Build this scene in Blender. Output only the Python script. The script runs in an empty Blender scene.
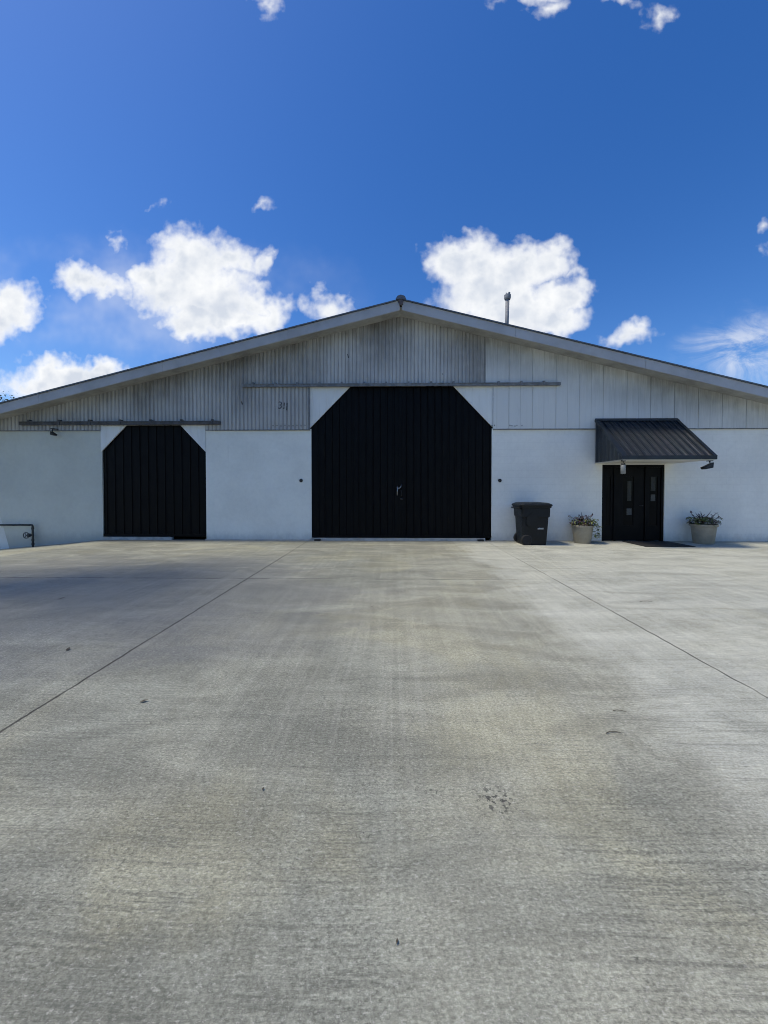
import bpy, bmesh, math, random
from mathutils import Vector, Matrix, Euler
R = math.radians
random.seed(7)
sc = bpy.context.scene
C = sc.collection

# ------------------------------------------------------------------ camera
F = 385.0                       # focal length in pixels (ultra wide phone lens)
CAM_H = 1.5
D = 11.2                        # distance to the facade
cam_d = bpy.data.cameras.new('camera')
cam = bpy.data.objects.new('camera', cam_d); C.objects.link(cam)
cam.location = (0, 0, CAM_H)
PITCH, YAW = -1.1, 1.19
cam.rotation_euler = (R(90 + PITCH), 0, R(YAW))
cam_d.sensor_fit = 'HORIZONTAL'; cam_d.sensor_width = 36
cam_d.lens = 36 * F / 768
SHIFT_Y = -(23 - F * math.tan(R(-PITCH)))     # px
cam_d.shift_y = SHIFT_Y / 768
cam_d.clip_start = .05; cam_d.clip_end = 3000
sc.camera = cam
CM = cam.rotation_euler.to_matrix()

def ray(px, py):
    """world direction seen at a photo pixel"""
    return CM @ Vector(((px - 384) / F, (512 - py + SHIFT_Y) / F, -1))

def at(px, py, Y=D):
    """metres (X, Z) on the vertical plane at distance Y"""
    d = ray(px, py); t = Y / d.y
    return d.x * t, CAM_H + d.z * t

def X(px, Y=D, py=488): return at(px, py, Y)[0]
def Z(py, px=400, Y=D): return at(px, py, Y)[1]

# ------------------------------------------------------------------ node helper
class NT:
    def __init__(s, tree):
        s.dim = '3D'; s.t = tree; s.n = tree.nodes; s.l = tree.links
    def new(s, typ, **kw):
        n = s.n.new(typ)
        for k, v in kw.items(): setattr(n, k, v)
        return n
    def put(s, sock, v):
        if isinstance(v, bpy.types.NodeSocket): s.l.new(v, sock)
        elif v is not None:
            if sock.type == 'RGBA' and not hasattr(v, '__len__'): v = (v, v, v, 1)
            elif sock.type == 'RGBA' and len(v) == 3: v = (*v, 1)
            sock.default_value = v
    def math(s, op, a, b=None, c=None, clamp=False):
        n = s.new('ShaderNodeMath', operation=op, use_clamp=clamp)
        for i, v in enumerate((a, b, c)):
            if v is not None: s.put(n.inputs[i], v)
        return n.outputs[0]
    def vmath(s, op, a, b=None, c=None):
        n = s.new('ShaderNodeVectorMath', operation=op)
        for i, v in enumerate((a, b, c)):
            if v is not None: s.put(n.inputs[i], v)
        return n.outputs['Value'] if op in ('LENGTH', 'DOT_PRODUCT', 'DISTANCE') else n.outputs['Vector']
    def noise(s, vec, scale, detail=4, rough=.55, dist=0, col=False, lac=2):
        n = s.new('ShaderNodeTexNoise', noise_dimensions=s.dim)
        s.put(n.inputs['Vector'], vec); n.inputs['Scale'].default_value = scale
        n.inputs['Detail'].default_value = detail; n.inputs['Roughness'].default_value = rough
        n.inputs['Distortion'].default_value = dist; n.inputs['Lacunarity'].default_value = lac
        return n.outputs['Color' if col else 'Fac']
    def ss(s, v, a, b, lo=0, hi=1):
        n = s.new('ShaderNodeMapRange', interpolation_type='SMOOTHSTEP')
        s.put(n.inputs[0], v); s.put(n.inputs[1], a); s.put(n.inputs[2], b)
        s.put(n.inputs[3], lo); s.put(n.inputs[4], hi)
        return n.outputs[0]
    def mix(s, f, a, b, mode='MIX'):
        n = s.new('ShaderNodeMix', data_type='RGBA', blend_type=mode)
        s.put(n.inputs[0], f); s.put(n.inputs[6], a); s.put(n.inputs[7], b)
        return n.outputs[2]
    def scl(s, vec, v, rot=(0, 0, 0)):
        n = s.new('ShaderNodeMapping')
        s.put(n.inputs['Vector'], vec); n.inputs['Scale'].default_value = v
        n.inputs['Rotation'].default_value = rot
        return n.outputs[0]
    def gray(s, v):                     # scalar to colour
        n = s.new('ShaderNodeCombineColor')
        for i in range(3): s.put(n.inputs[i], v)
        return n.outputs[0]
    def sep(s, vec):
        n = s.new('ShaderNodeSeparateXYZ'); s.put(n.inputs[0], vec); return n.outputs

def mat(name, col=(.5, .5, .5), rough=.6, metal=0., spec=.5):
    m = bpy.data.materials.new(name); m.use_nodes = True
    nt = NT(m.node_tree); b = m.node_tree.nodes['Principled BSDF']
    b.inputs['Base Color'].default_value = (*col[:3], 1); b.inputs['Roughness'].default_value = rough
    b.inputs['Metallic'].default_value = metal; b.inputs['Specular IOR Level'].default_value = spec
    return m, nt, b
def coords(nt):
    g = nt.new('ShaderNodeNewGeometry'); return g.outputs['Position']
def bump(nt, b, h, strength=.3, dist=.01):
    n = nt.new('ShaderNodeBump'); n.inputs['Strength'].default_value = strength
    n.inputs['Distance'].default_value = dist
    nt.put(n.inputs['Height'], h); nt.l.new(n.outputs[0], b.inputs['Normal'])

# generic worn material: base colour with soft dirt variation
def worn(name, col, rough=.6, metal=0., spec=.5, var=.25, scale=3., bmp=0., bscale=60., stretch=(1, 1, 1)):
    m, nt, b = mat(name, col, rough, metal, spec)
    p = nt.scl(coords(nt), stretch)
    n = nt.noise(p, scale, 6, .6)
    f = nt.ss(n, .3, .75, 1 + var * .4, 1 - var)
    nt.put(b.inputs['Base Color'], nt.mix(1, (*col, 1), nt.gray(f), 'MULTIPLY'))
    nt.put(b.inputs['Roughness'], nt.ss(nt.noise(p, scale * 4, 3), .3, .7, rough * .85, min(1, rough * 1.15)))
    if bmp: bump(nt, b, nt.noise(p, bscale, 3), bmp, .004)
    return m

M = {}
# painted masonry / stucco
def wall_mat(name, block, base=(.80, .795, .735, 1)):
    m, nt, b = mat(name, (.74, .75, .75), .7, 0, .3)
    nt.dim = '2D'; P = coords(nt); x, y, z = nt.sep(P)
    c = nt.new('ShaderNodeCombineXYZ'); nt.put(c.inputs[0], x); nt.put(c.inputs[1], z); pv = c.outputs[0]
    big = nt.noise(pv, .8, 5, .6); fine = nt.noise(pv, 9, 5, .65)
    f = nt.ss(big, .3, .72, 1.02, .93)
    f = nt.math('MULTIPLY', f, nt.ss(fine, .3, .75, 1.01, .965))
    col = nt.mix(1, base, nt.gray(f), 'MULTIPLY')
    # splash-back dirt along the foot of the wall
    zz = nt.math('ADD', z, nt.math('MULTIPLY', nt.noise(nt.scl(pv, (1, .4, 1)), 5, 5, .7), -.35))
    d = nt.ss(zz, -.2, .11, .42, 0)
    col = nt.mix(d, col, (.33, .32, .28))
    # a few faint drips
    dr = nt.noise(nt.scl(pv, (1, .05, 1)), 7, 4, .7)
    dm = nt.math('MULTIPLY', nt.ss(dr, .6, .8), nt.ss(z, 1.6, 3.2, 0, .3))
    col = nt.mix(dm, col, (.42, .42, .38))
    nt.put(b.inputs['Base Color'], col)
    h = nt.math('MULTIPLY', nt.noise(pv, 35, 5, .6), .35)
    if block:
        br = nt.new('ShaderNodeTexBrick'); nt.put(br.inputs['Vector'], pv)
        br.inputs['Scale'].default_value = 1; br.inputs['Brick Width'].default_value = .406
        br.inputs['Row Height'].default_value = .203; br.inputs['Mortar Size'].default_value = .011
        br.inputs['Mortar Smooth'].default_value = .6
        h = nt.math('SUBTRACT', h, nt.math('MULTIPLY', br.outputs['Fac'], 1.1))
        nt.put(b.inputs['Base Color'], nt.mix(nt.math('MULTIPLY', br.outputs['Fac'], .05), col, (.3, .3, .3)))
        bump(nt, b, h, .14, .008)
    else:
        bump(nt, b, h, .13, .006)
    return m
M['block'] = wall_mat('painted_block', True)
M['stucco'] = wall_mat('painted_stucco', False, (.78, .785, .72, 1))
M['shaded_wall'] = wall_mat('shaded_wall_paint', False, (.56, .58, .515, 1))  # shade at the left end put into a darker wall colour

def gable_mat(name, base, stain_shade, hi, lo, reach, per, off, gw, groove):
    """weathered white metal: black mildew streaks running down the ribs, painted eave and groove shade"""
    m, nt, b = mat(name, base, .55, 0, .35)
    nt.dim = '2D'; P = coords(nt); x, y, z = nt.sep(P)
    c = nt.new('ShaderNodeCombineXYZ'); nt.put(c.inputs[0], x); nt.put(c.inputs[1], z); pv = c.outputs[0]
    st = nt.noise(nt.scl(pv, (1, .04, 1)), 9, 6, .75)
    st2 = nt.noise(nt.scl(pv, (1, .07, 1)), 24, 5, .75)
    patch = nt.noise(nt.scl(pv, (1, .8, 1)), .5, 4, .6)
    cell = nt.math('FLOOR', nt.math('DIVIDE', x, per * 6))      # sheets weather differently
    wn = nt.new('ShaderNodeTexWhiteNoise', noise_dimensions='1D'); nt.put(wn.inputs['W'], cell)
    # mildew and painted eave shade start at the roof line and thin out downwards
    roof = nt.math('SUBTRACT', RIDGE_Z - .25, nt.math('MULTIPLY', nt.math('ABSOLUTE', nt.math('SUBTRACT', x, RIDGE_X)), SLOPE))
    down = nt.math('ADD', nt.math('SUBTRACT', roof, z), nt.math('MULTIPLY', nt.math('SUBTRACT', st, .5), 1.6))
    fall = nt.ss(down, -.1, reach, hi, lo)
    v = nt.math('ADD', nt.math('ADD', nt.math('MULTIPLY', st, .5), nt.math('MULTIPLY', st2, .3)),
                nt.math('ADD', nt.math('MULTIPLY', patch, .8), nt.math('MULTIPLY_ADD', wn.outputs['Value'], .10, .05)))
    f = nt.math('MULTIPLY', nt.ss(v, .55, 1.25), fall, clamp=True)
    col = nt.mix(f, base, stain_shade)
    # groove shade between the ribs, painted as dark lines
    ph = nt.math('ABSOLUTE', nt.math('SUBTRACT', nt.math('FRACT', nt.math('DIVIDE', x, per)), off))
    gr = nt.math('MULTIPLY', nt.ss(ph, .0, gw, groove, 0), nt.ss(nt.noise(nt.scl(pv, (1, .1, 1)), 6, 4, .7), .28, .6, .45, 1))
    col = nt.mix(gr, col, (.09, .095, .095, 1))
    rust = nt.math('MULTIPLY', nt.ss(nt.noise(nt.scl(pv, (1, .2, 1)), 2.3, 5, .7), .66, .8), .15)
    col = nt.mix(rust, col, (.25, .21, .17))
    nt.put(b.inputs['Base Color'], col)
    return m
# ------------------------------------------------------------------ building numbers (metres)
OVER = .6                                   # gable overhang
RIDGE_X = round(at(401, 299, D - OVER)[0], 2)
RIDGE_Z = round(at(401, 299, D - OVER)[1], 2)
SLOPE = .247
HALF = 13.4
SEAM = round(Z(428.6, 400), 2)              # top of the masonry
DOOR_T = round(Z(387, 400), 2)
bx0, bx1 = round(X(311.5), 2), round(X(491.5), 2)     # big opening
sx0, sx1 = round(X(102.5), 2), round(X(206), 2)       # small opening
ex0, ex1 = round(X(602), 2), round(X(664.5), 2)       # entrance
ET = round(Z(464.5, 630), 2)                # entrance head
def roof_z(x): return RIDGE_Z - SLOPE * abs(x - RIDGE_X)
def ground_z(x):                            # the yard falls away towards the left end
    if x > -8.3: return 0.
    t = min(-8.3 - x, 9.)
    return -.088 * t * min(1, t / .8)

M['gable_l'] = gable_mat('weathered_ribbed_metal', (.53, .525, .50, 1), (.165, .16, .15, 1), 1.15, .48, 2.2, .115, .5, .26, .42)
M['gable_c'] = gable_mat('weathered_panel_metal', (.54, .54, .52, 1), (.165, .158, .145, 1), 1.15, .36, 2.4, .105, .15, .26, .5)
M['gable_r'] = gable_mat('painted_panel_metal', (.66, .67, .645, 1), (.18, .18, .17, 1), 1.0, .08, 1.5, .668, .5, .02, .3)
M['gusset'] = worn('gusset_paint', (.70, .71, .68), .5, var=.12, scale=2, stretch=(1, 1, .2))
M['fascia'] = worn('fascia_paint', (.41, .415, .43), .55, var=.18, scale=1.2)
m, nt, b = mat('worn_number_paint', (.1, .1, .1), .7)
nt.put(b.inputs['Base Color'], nt.mix(nt.ss(nt.noise(coords(nt), 14, 4, .7), .52, .68), (.06, .062, .065, 1), (.36, .38, .39, 1))); M['oldpaint'] = m
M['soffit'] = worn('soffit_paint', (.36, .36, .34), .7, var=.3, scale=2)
M['roof'] = worn('roof_metal', (.10, .12, .15), .45, .3, var=.3, scale=1)
M['black'] = worn('black_door_metal', (.0014, .0017, .0024), .5, 0, .13, var=.3, scale=2, stretch=(1, 1, .3))
M['awn'] = worn('black_awning_metal', (.012, .0175, .025), .42, 0, .45, var=.4, scale=3)
M['awn_soffit'] = worn('awning_soffit_paint', (.62, .60, .54), .6, var=.1)
M['track'] = worn('track_steel', (.20, .205, .205), .55, .3, var=.4, scale=5)
M['dark_track'] = worn('rusted_track_steel', (.085, .085, .085), .7, .1, var=.4, scale=5)
M['iron'] = worn('black_iron', (.02, .021, .022), .5, .2, var=.3, scale=10)
M['pipe'] = worn('grey_pipe', (.27, .28, .29), .7, 0, var=.3, scale=6)
M['waterpipe'] = worn('dark_pipe', (.05, .055, .055), .55, .3, var=.3, scale=10)
M['chrome'] = worn('worn_steel', (.45, .45, .44), .35, .9, var=.2, scale=20)
M['bin'] = worn('bin_plastic', (.0042, .0065, .009), .5, 0, .3, var=.25, scale=6, bmp=.15, bscale=160)
M['binlabel'] = worn('bin_label', (.35, .36, .36), .5)
M['rubber'] = worn('rubber', (.012, .012, .012), .8, var=.3, scale=30, bmp=.3, bscale=200)
M['pot'] = worn('planter_plastic', (.34, .30, .225), .65, var=.14, scale=7, bmp=.1, bscale=120)
M['soil'] = worn('soil', (.03, .022, .016), .95, var=.4, scale=30, bmp=.8, bscale=90)
M['kerb'] = worn('kerb_concrete', (.45, .44, .40), .8, var=.3, scale=5, bmp=.2)
M['lampglass'] = worn('frosted_glass', (.22, .23, .22), .3, var=.1)
M['pvc'] = worn('knob_brown', (.10, .075, .07), .6, var=.3, scale=20)
M['bark'] = worn('bark', (.07, .055, .04), .9, var=.4, scale=8, bmp=.6, bscale=30)
M['twig'] = worn('dry_twig', (.085, .07, .05), .9, var=.3, scale=40)
M['dryleaf'] = worn('dry_leaf', (.07, .055, .035), .8, var=.4, scale=60)

def leafmat(name, c1, c2, scale=9):
    m, nt, b = mat(name, c1, .5, 0, .4)
    n = nt.noise(coords(nt), scale, 3)
    nt.put(b.inputs['Base Color'], nt.mix(nt.ss(n, .35, .65), (*c1, 1), (*c2, 1)))
    return m
M['leaf'] = leafmat('foliage_green', (.06, .085, .022), (.16, .18, .045), 12)
M['purple'] = leafmat('foliage_purple', (.06, .024, .03), (.075, .045, .035), 12)
M['spike'] = leafmat('foliage_spike', (.035, .03, .04), (.06, .045, .055), 12)
M['treeleaf'] = leafmat('tree_leaf', (.028, .05, .018), (.06, .09, .03), .7)

m, nt, b = mat('dark_glass', (.004, .005, .006), .15, 0, .07); M['glass'] = m
nn = nt.noise(coords(nt), 1.2, 2); bump(nt, b, nn, .03, .05)

# ------------------------------------------------------------------ mesh helpers
def bm_new(): return bmesh.new()
def link(name, bm, m, parent=None, smooth=False, bevel=0, loc=None):
    if bevel:
        bmesh.ops.bevel(bm, geom=list(bm.edges), offset=bevel, segments=2, affect='EDGES', profile=.5)
    me = bpy.data.meshes.new(name); bm.to_mesh(me); bm.free()
    if smooth:
        for p in me.polygons: p.use_smooth = True
    me.materials.append(m)
    o = bpy.data.objects.new(name, me); C.objects.link(o)
    if parent: o.parent = parent
    if loc: o.location = loc
    return o
def box(bm, x0, x1, y0, y1, z0, z1):
    v = [bm.verts.new(p) for p in ((x0,y0,z0),(x1,y0,z0),(x1,y1,z0),(x0,y1,z0),(x0,y0,z1),(x1,y0,z1),(x1,y1,z1),(x0,y1,z1))]
    for f in ((0,3,2,1),(4,5,6,7),(0,1,5,4),(1,2,6,5),(2,3,7,6),(3,0,4,7)): bm.faces.new([v[i] for i in f])
    return v
def hexa(bm, pts):                           # 8 points, same order as box()
    v = [bm.verts.new(p) for p in pts]
    for f in ((0,3,2,1),(4,5,6,7),(0,1,5,4),(1,2,6,5),(2,3,7,6),(3,0,4,7)): bm.faces.new([v[i] for i in f])
def prism_y(bm, poly, y0, y1):               # polygon in (x, z) extruded along y
    a = [bm.verts.new((x, y0, z)) for x, z in poly]; c = [bm.verts.new((x, y1, z)) for x, z in poly]
    n = len(poly)
    bm.faces.new(a); bm.faces.new(c[::-1])
    for i in range(n): bm.faces.new((a[i], c[i], c[(i+1) % n], a[(i+1) % n]))
    bmesh.ops.recalc_face_normals(bm, faces=bm.faces)
def tube(bm, pts, r, seg=10, r2=None):
    pts = [Vector(p) for p in pts]; rings = []
    for i, p in enumerate(pts):
        d = (pts[min(i+1, len(pts)-1)] - pts[max(i-1, 0)]).normalized()
        u = d.orthogonal().normalized(); w = d.cross(u)
        if rings and i:                      # keep the twist small
            u = (pu - d * pu.dot(d)).normalized(); w = d.cross(u)
        pu = u
        rr = r if r2 is None else r + (r2 - r) * i / (len(pts) - 1)
        rings.append([bm.verts.new(p + (u * math.cos(a) + w * math.sin(a)) * rr) for a in [2*math.pi*k/seg for k in range(seg)]])
    for a, c in zip(rings, rings[1:]):
        for k in range(seg): bm.faces.new((a[k], a[(k+1) % seg], c[(k+1) % seg], c[k]))
    bm.faces.new(rings[0][::-1]); bm.faces.new(rings[-1])
def lathe(bm, prof, cx=0, cy=0, seg=40, closed=True):
    rings = [[bm.verts.new((cx + r*math.cos(a), cy + r*math.sin(a), z)) for a in [2*math.pi*k/seg for k in range(seg)]] for r, z in prof]
    for a, c in zip(rings, rings[1:]):
        for k in range(seg): bm.faces.new((a[k], a[(k+1) % seg], c[(k+1) % seg], c[k]))
    if closed: bm.faces.new(rings[0][::-1]); bm.faces.new(rings[-1])

def tag(o, label=None, cat=None, group=None, kind=None):
    if label: o['label'] = label
    if cat: o['category'] = cat
    if group: o['group'] = group
    if kind: o['kind'] = kind
    return o
def empty(name, loc, label, cat, group=None, rz=0):
    o = bpy.data.objects.new(name, None); C.objects.link(o); o.location = loc
    o.rotation_euler.z = rz; o.empty_display_size = .2
    return tag(o, label, cat, group)
def copy_tree(o, parent=None):
    c = o.copy(); C.objects.link(c); c.parent = parent
    for ch in list(o.children): copy_tree(ch, c)
    return c

# ribbed sheet standing at depth y (towards the camera is -y)
def ribbed(bm, x0, x1, zb, zt, y, pattern, period):
    """pattern: list of (offset along x in one period, relief towards the viewer)"""
    pts = []
    k = math.floor(x0 / period) - 1
    while k * period < x1 + period:
        for off, h in pattern:
            pts.append((k * period + off, h))
        k += 1
    def relief(x):
        for (a, ha), (c, hc) in zip(pts, pts[1:]):
            if a <= x <= c: return ha + (hc - ha) * (0 if c == a else (x - a) / (c - a))
        return 0
    xs = [(x0, relief(x0))] + [p for p in pts if x0 + 1e-4 < p[0] < x1 - 1e-4] + [(x1, relief(x1))]
    prev = None
    for x, h in xs:
        z1, z0 = zt(x), zb(x)
        if z1 <= z0 + .004: prev = None; continue
        cur = (bm.verts.new((x, y - h, z0)), bm.verts.new((x, y - h, z1)))
        if prev: bm.faces.new((prev[0], cur[0], cur[1], prev[1]))
        prev = cur

# ------------------------------------------------------------------ barn
barn = empty('barn', (0, 0, 0), 'long white barn with shallow gable roof, two black barn doors and a black awning', 'barn')
TH = .25
bm = bm_new()
box(bm, -HALF + .5, sx0, D, D + TH, -1.2, SEAM)
tag(link('masonry_wall', bm, M['shaded_wall'], barn), 'greyer wall with painted shade left of the small barn door')
bm = bm_new(); box(bm, ex1, HALF, D, D + TH, -1.2, SEAM)
for a, c in ((bx1, ex0),):
    box(bm, a, c, D, D + TH, -.3, SEAM)
box(bm, ex0, ex1, D, D + TH, ET, SEAM)
box(bm, -HALF + .5, -HALF + .75, D + TH, D + 28, -1.2, SEAM)     # side walls
box(bm, HALF - .25, HALF, D + TH, D + 28, -1.2, SEAM)
box(bm, -HALF + .5, HALF, D + 28, D + 28.25, -1.2, SEAM)
wall = link('masonry_wall', bm, M['block'], barn)
bm = bm_new(); box(bm, sx1, bx0, D, D + TH, -.3, SEAM)
tag(link('stucco_wall', bm, M['stucco'], barn), 'smooth white stucco wall panel between the two barn doors')

# solid gable behind the sheets
bm = bm_new()
y0, y1 = D + .08, D + .25
def gable_poly(x0, x1, zb):
    top = lambda x: roof_z(x) - .22
    p = [(x0, zb), (x1, zb), (x1, top(x1))]
    if x0 < RIDGE_X < x1: p.append((RIDGE_X, top(RIDGE_X)))
    p.append((x0, top(x0)))
    return p
DT = DOOR_T + .02
prism_y(bm, gable_poly(-HALF + .5, sx0 - .02, SEAM), y0, y1)
prism_y(bm, gable_poly(sx0 - .02, sx1 + .02, Z(425.5, 150) + .02), y0, y1)
prism_y(bm, gable_poly(sx1 + .02, bx0 - .02, SEAM), y0, y1)
prism_y(bm, gable_poly(bx0 - .02, bx1 + .02, DT), y0, y1)
prism_y(bm, gable_poly(bx1 + .02, HALF, SEAM), y0, y1)
link('gable_backing', bm, M['gable_r'], barn)
bm = bm_new(); prism_y(bm, gable_poly(-HALF + .5, HALF, SEAM), D + 28, D + 28.2)
link('rear_gable', bm, M['gable_r'], barn)

# three kinds of cladding
fine = []
for i in range(6):
    s = i * .105
    if i == 0: fine += [(0, .004), (.004, .017), (.098, .017), (.104, .004)]
    else: fine += [(s + .028, .004), (s + .036, .014), (s + .092, .014), (s + .1, .004)]
corr = [(0, .02), (.03, .02), (.046, 0), (.069, 0), (.085, .02), (.115, .02)]
wide = [(0, 0), (.012, 0), (.018, .018), (.17, .018), (.176, .0155), (.182, .018), (.33, .018), (.336, .0155), (.342, .018),
        (.49, .018), (.496, .0155), (.502, .018), (.658, .018), (.664, 0)]
ft = lambda x: roof_z(x) - .2
yg = D - .03
xl = bx0 - .03; xr = round(X(485.5, D, 350), 2)
s_t = round(Z(425.5, 150), 2)               # head of the small door
bm = bm_new()
ribbed(bm, -HALF + .5, sx0, lambda x: SEAM - .02, ft, yg, corr, .115)
ribbed(bm, sx0, sx1, lambda x: s_t, ft, yg, corr, .115)
ribbed(bm, sx1, xl, lambda x: SEAM - .02, ft, yg, corr, .115)
tag(link('gable_cladding', bm, M['gable_l'], barn), 'dark streaked corrugated cladding on the left of the gable')
bm = bm_new()
ribbed(bm, xl, xr, lambda x: DT, ft, yg - .004, fine, .63)
tag(link('gable_cladding', bm, M['gable_c'], barn), 'grooved grey cladding above the big barn door')
bm = bm_new()
ribbed(bm, xr, bx1 + .02, lambda x: DT, ft, yg, wide, .668)
ribbed(bm, bx1 + .02, HALF, lambda x: SEAM - .02, ft, yg, wide, .668)
tag(link('gable_cladding', bm, M['gable_r'], barn), 'pale flat panel cladding on the right of the gable')
# drip strip under the cladding
bm = bm_new()
for a, c in ((-HALF + .5, sx0 - .02), (sx1 + .02, bx0 - .03), (bx1 + .03, HALF)):
    bm = bm_new(); box(bm, a, c, yg - .024, D - .002, SEAM - .045, SEAM - .022)
    link('drip_strip', bm, M['track'], barn)

# roof, fascia, soffit
yf = D - OVER
bm = bm_new()
for s in (-1, 1):
    xe = RIDGE_X + s * (HALF + .6 - abs(RIDGE_X) * 0)
    ze = RIDGE_Z - SLOPE * abs(xe - RIDGE_X)
    hexa(bm, [(RIDGE_X, yf - .04, RIDGE_Z - .03), (xe, yf - .04, ze - .03), (xe, D + 28.6, ze - .03), (RIDGE_X, D + 28.6, RIDGE_Z - .03),
              (RIDGE_X, yf - .04, RIDGE_Z), (xe, yf - .04, ze), (xe, D + 28.6, ze), (RIDGE_X, D + 28.6, RIDGE_Z)])
    L = 0
    while L < 27:                            # standing ribs on the sheets
        yy = yf + .3 + L
        hexa(bm, [(RIDGE_X, yy, RIDGE_Z + .001), (xe, yy, ze + .001), (xe, yy + .05, ze + .001), (RIDGE_X, yy + .05, RIDGE_Z + .001),
                  (RIDGE_X, yy, RIDGE_Z + .022), (xe, yy, ze + .022), (xe, yy + .05, ze + .022), (RIDGE_X, yy + .05, RIDGE_Z + .022)])
        L += .6
bmesh.ops.recalc_face_normals(bm, faces=bm.faces)
roof = link('roof', bm, M['roof'], barn)
for s in (-1, 1):
    bm = bm_new(); FH = .26
    cuts = [0, 3.1, 6.6, 10.1, HALF + .55]
    for a, c in zip(cuts, cuts[1:]):
        a2, c2 = a + (.006 if a else .03), c
        xa, xc = RIDGE_X + s * a2, RIDGE_X + s * c2
        za, zc = roof_z(xa) - .034, roof_z(xc) - .034
        hexa(bm, [(xa, yf, za - FH), (xc, yf, zc - FH), (xc, yf + .04, zc - FH), (xa, yf + .04, za - FH),
                  (xa, yf, za), (xc, yf, zc), (xc, yf + .04, zc), (xa, yf + .04, za)])
    bmesh.ops.recalc_face_normals(bm, faces=bm.faces)
    link('fascia', bm, M['fascia'], barn)
    bm = bm_new(); xe = RIDGE_X + s * (HALF + .5)
    o_ = .2
    hexa(bm, [(RIDGE_X, yf + .042, RIDGE_Z - o_ - .03), (xe, yf + .042, roof_z(xe) - o_ - .03), (xe, D - .002, roof_z(xe) - o_ - .03), (RIDGE_X, D - .002, RIDGE_Z - o_ - .03),
              (RIDGE_X, yf + .042, RIDGE_Z - o_), (xe, yf + .042, roof_z(xe) - o_), (xe, D - .002, roof_z(xe) - o_), (RIDGE_X, D - .002, RIDGE_Z - o_)])
    bmesh.ops.recalc_face_normals(bm, faces=bm.faces)
    link('soffit', bm, M['soffit'], barn)
bm = bm_new()
prism_y(bm, [(RIDGE_X - .14, RIDGE_Z - .03), (RIDGE_X - .10, RIDGE_Z + .05), (RIDGE_X, RIDGE_Z + .085), (RIDGE_X + .10, RIDGE_Z + .05), (RIDGE_X + .14, RIDGE_Z - .03)], yf - .07, D + 28.6)
cap = link('ridge_cap', bm, M['roof'], barn)
bm = bm_new(); prism_y(bm, [(RIDGE_X - .075, RIDGE_Z - .035), (RIDGE_X + .075, RIDGE_Z - .035), (RIDGE_X + .05, RIDGE_Z - .15), (RIDGE_X, RIDGE_Z - .2), (RIDGE_X - .05, RIDGE_Z - .15)], yf - .05, yf - .005)
link('ridge_end_block', bm, M['pvc'], cap)

# vent pipe on the right slope
vy = D + .6
vx = round(X(507.3, vy, 310), 2); vz = Z(293, 508, vy)
bm = bm_new()
tube(bm, [(vx - .03, vy, roof_z(vx) - .02), (vx, vy, vz - .16)], .058, 16)
vp = link('vent_pipe', bm, M['pipe'], roof, smooth=True)
bm = bm_new()
lathe(bm, [(.05, -.17), (.085, -.165), (.098, -.12), (.098, -.03), (.07, -.012), (.02, -.008)], vx, vy, 20)
for a in range(4): box(bm, vx - .01 + .06*math.cos(a*1.57+.6), vx + .01 + .06*math.cos(a*1.57+.6), vy + .06*math.sin(a*1.57+.6) - .01, vy + .06*math.sin(a*1.57+.6) + .01, -.012, .02)
tube(bm, [(vx + .045, vy, -.02), (vx + .05, vy, .045)], .035, 10)
for v in bm.verts: v.co.z += vz - .03
link('vent_cap', bm, M['pipe'], roof)

# big sliding door, two leaves of ribbed black metal
rib_d = [(0, 0), (.02, 0), (.032, .024), (.058, .024), (.07, 0), (.2, 0)]
ymid = D + .045
xm = round(X(402), 2)
leaf_objs = []
for a, c in ((bx0 - .25, xm - .008), (xm + .008, bx1 + .25)):
    bm = bm_new()
    ribbed(bm, a, c, lambda x: .085, lambda x: DOOR_T + .15, ymid, rib_d, .2)
    box(bm, a, c, ymid + .004, ymid + .05, .085, DOOR_T + .15)
    leaf_objs.append(link('barn_door', bm, M['black'], barn))
    bm = bm_new()                            # edge and bottom rails
    box(bm, a, c, ymid - .03, ymid - .002, .085, .15)
    e = c - .07 if a < 0 and c < xm else a
    box(bm, e, e + .07, ymid - .034, ymid - .003, .151, DOOR_T + .1)
    link('door_frame', bm, M['black'], leaf_objs[-1])
bm = bm_new(); box(bm, xm - .04, xm + .06, ymid + .053, ymid + .07, .085, DOOR_T + .15)
link('door_frame', bm, M['black'], leaf_objs[0])
hx, hz = at(399, 491, ymid)
bm = bm_new()
tube(bm, [(hx - .05, ymid - .03, hz + .13), (hx - .05, ymid - .10, hz + .11), (hx - .055, ymid - .10, hz - .11), (hx - .055, ymid - .03, hz - .13)], .013, 8)
link('door_handle', bm, M['chrome'], leaf_objs[0], smooth=True)
bm = bm_new()
tube(bm, [(hx + .06, ymid - .03, hz + .02), (hx + .06, ymid - .085, hz + .01), (hx + .065, ymid - .085, hz - .12), (hx + .065, ymid - .03, hz - .14)], .012, 8)
box(bm, hx + .03, hx + .12, ymid - .06, ymid - .031, hz - .26, hz - .2)
link('door_handle', bm, M['iron'], leaf_objs[1], smooth=True)
bm = bm_new()                                # hasp and chain across the meeting stiles
tube(bm, [(hx - .05, ymid - .075, hz + .10), (hx + .0, ymid - .1, hz + .075), (hx + .05, ymid - .08, hz + .12), (hx + .065, ymid - .05, hz + .17)], .014, 8)
link('hasp', bm, M['chrome'], leaf_objs[0], smooth=True)

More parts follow.
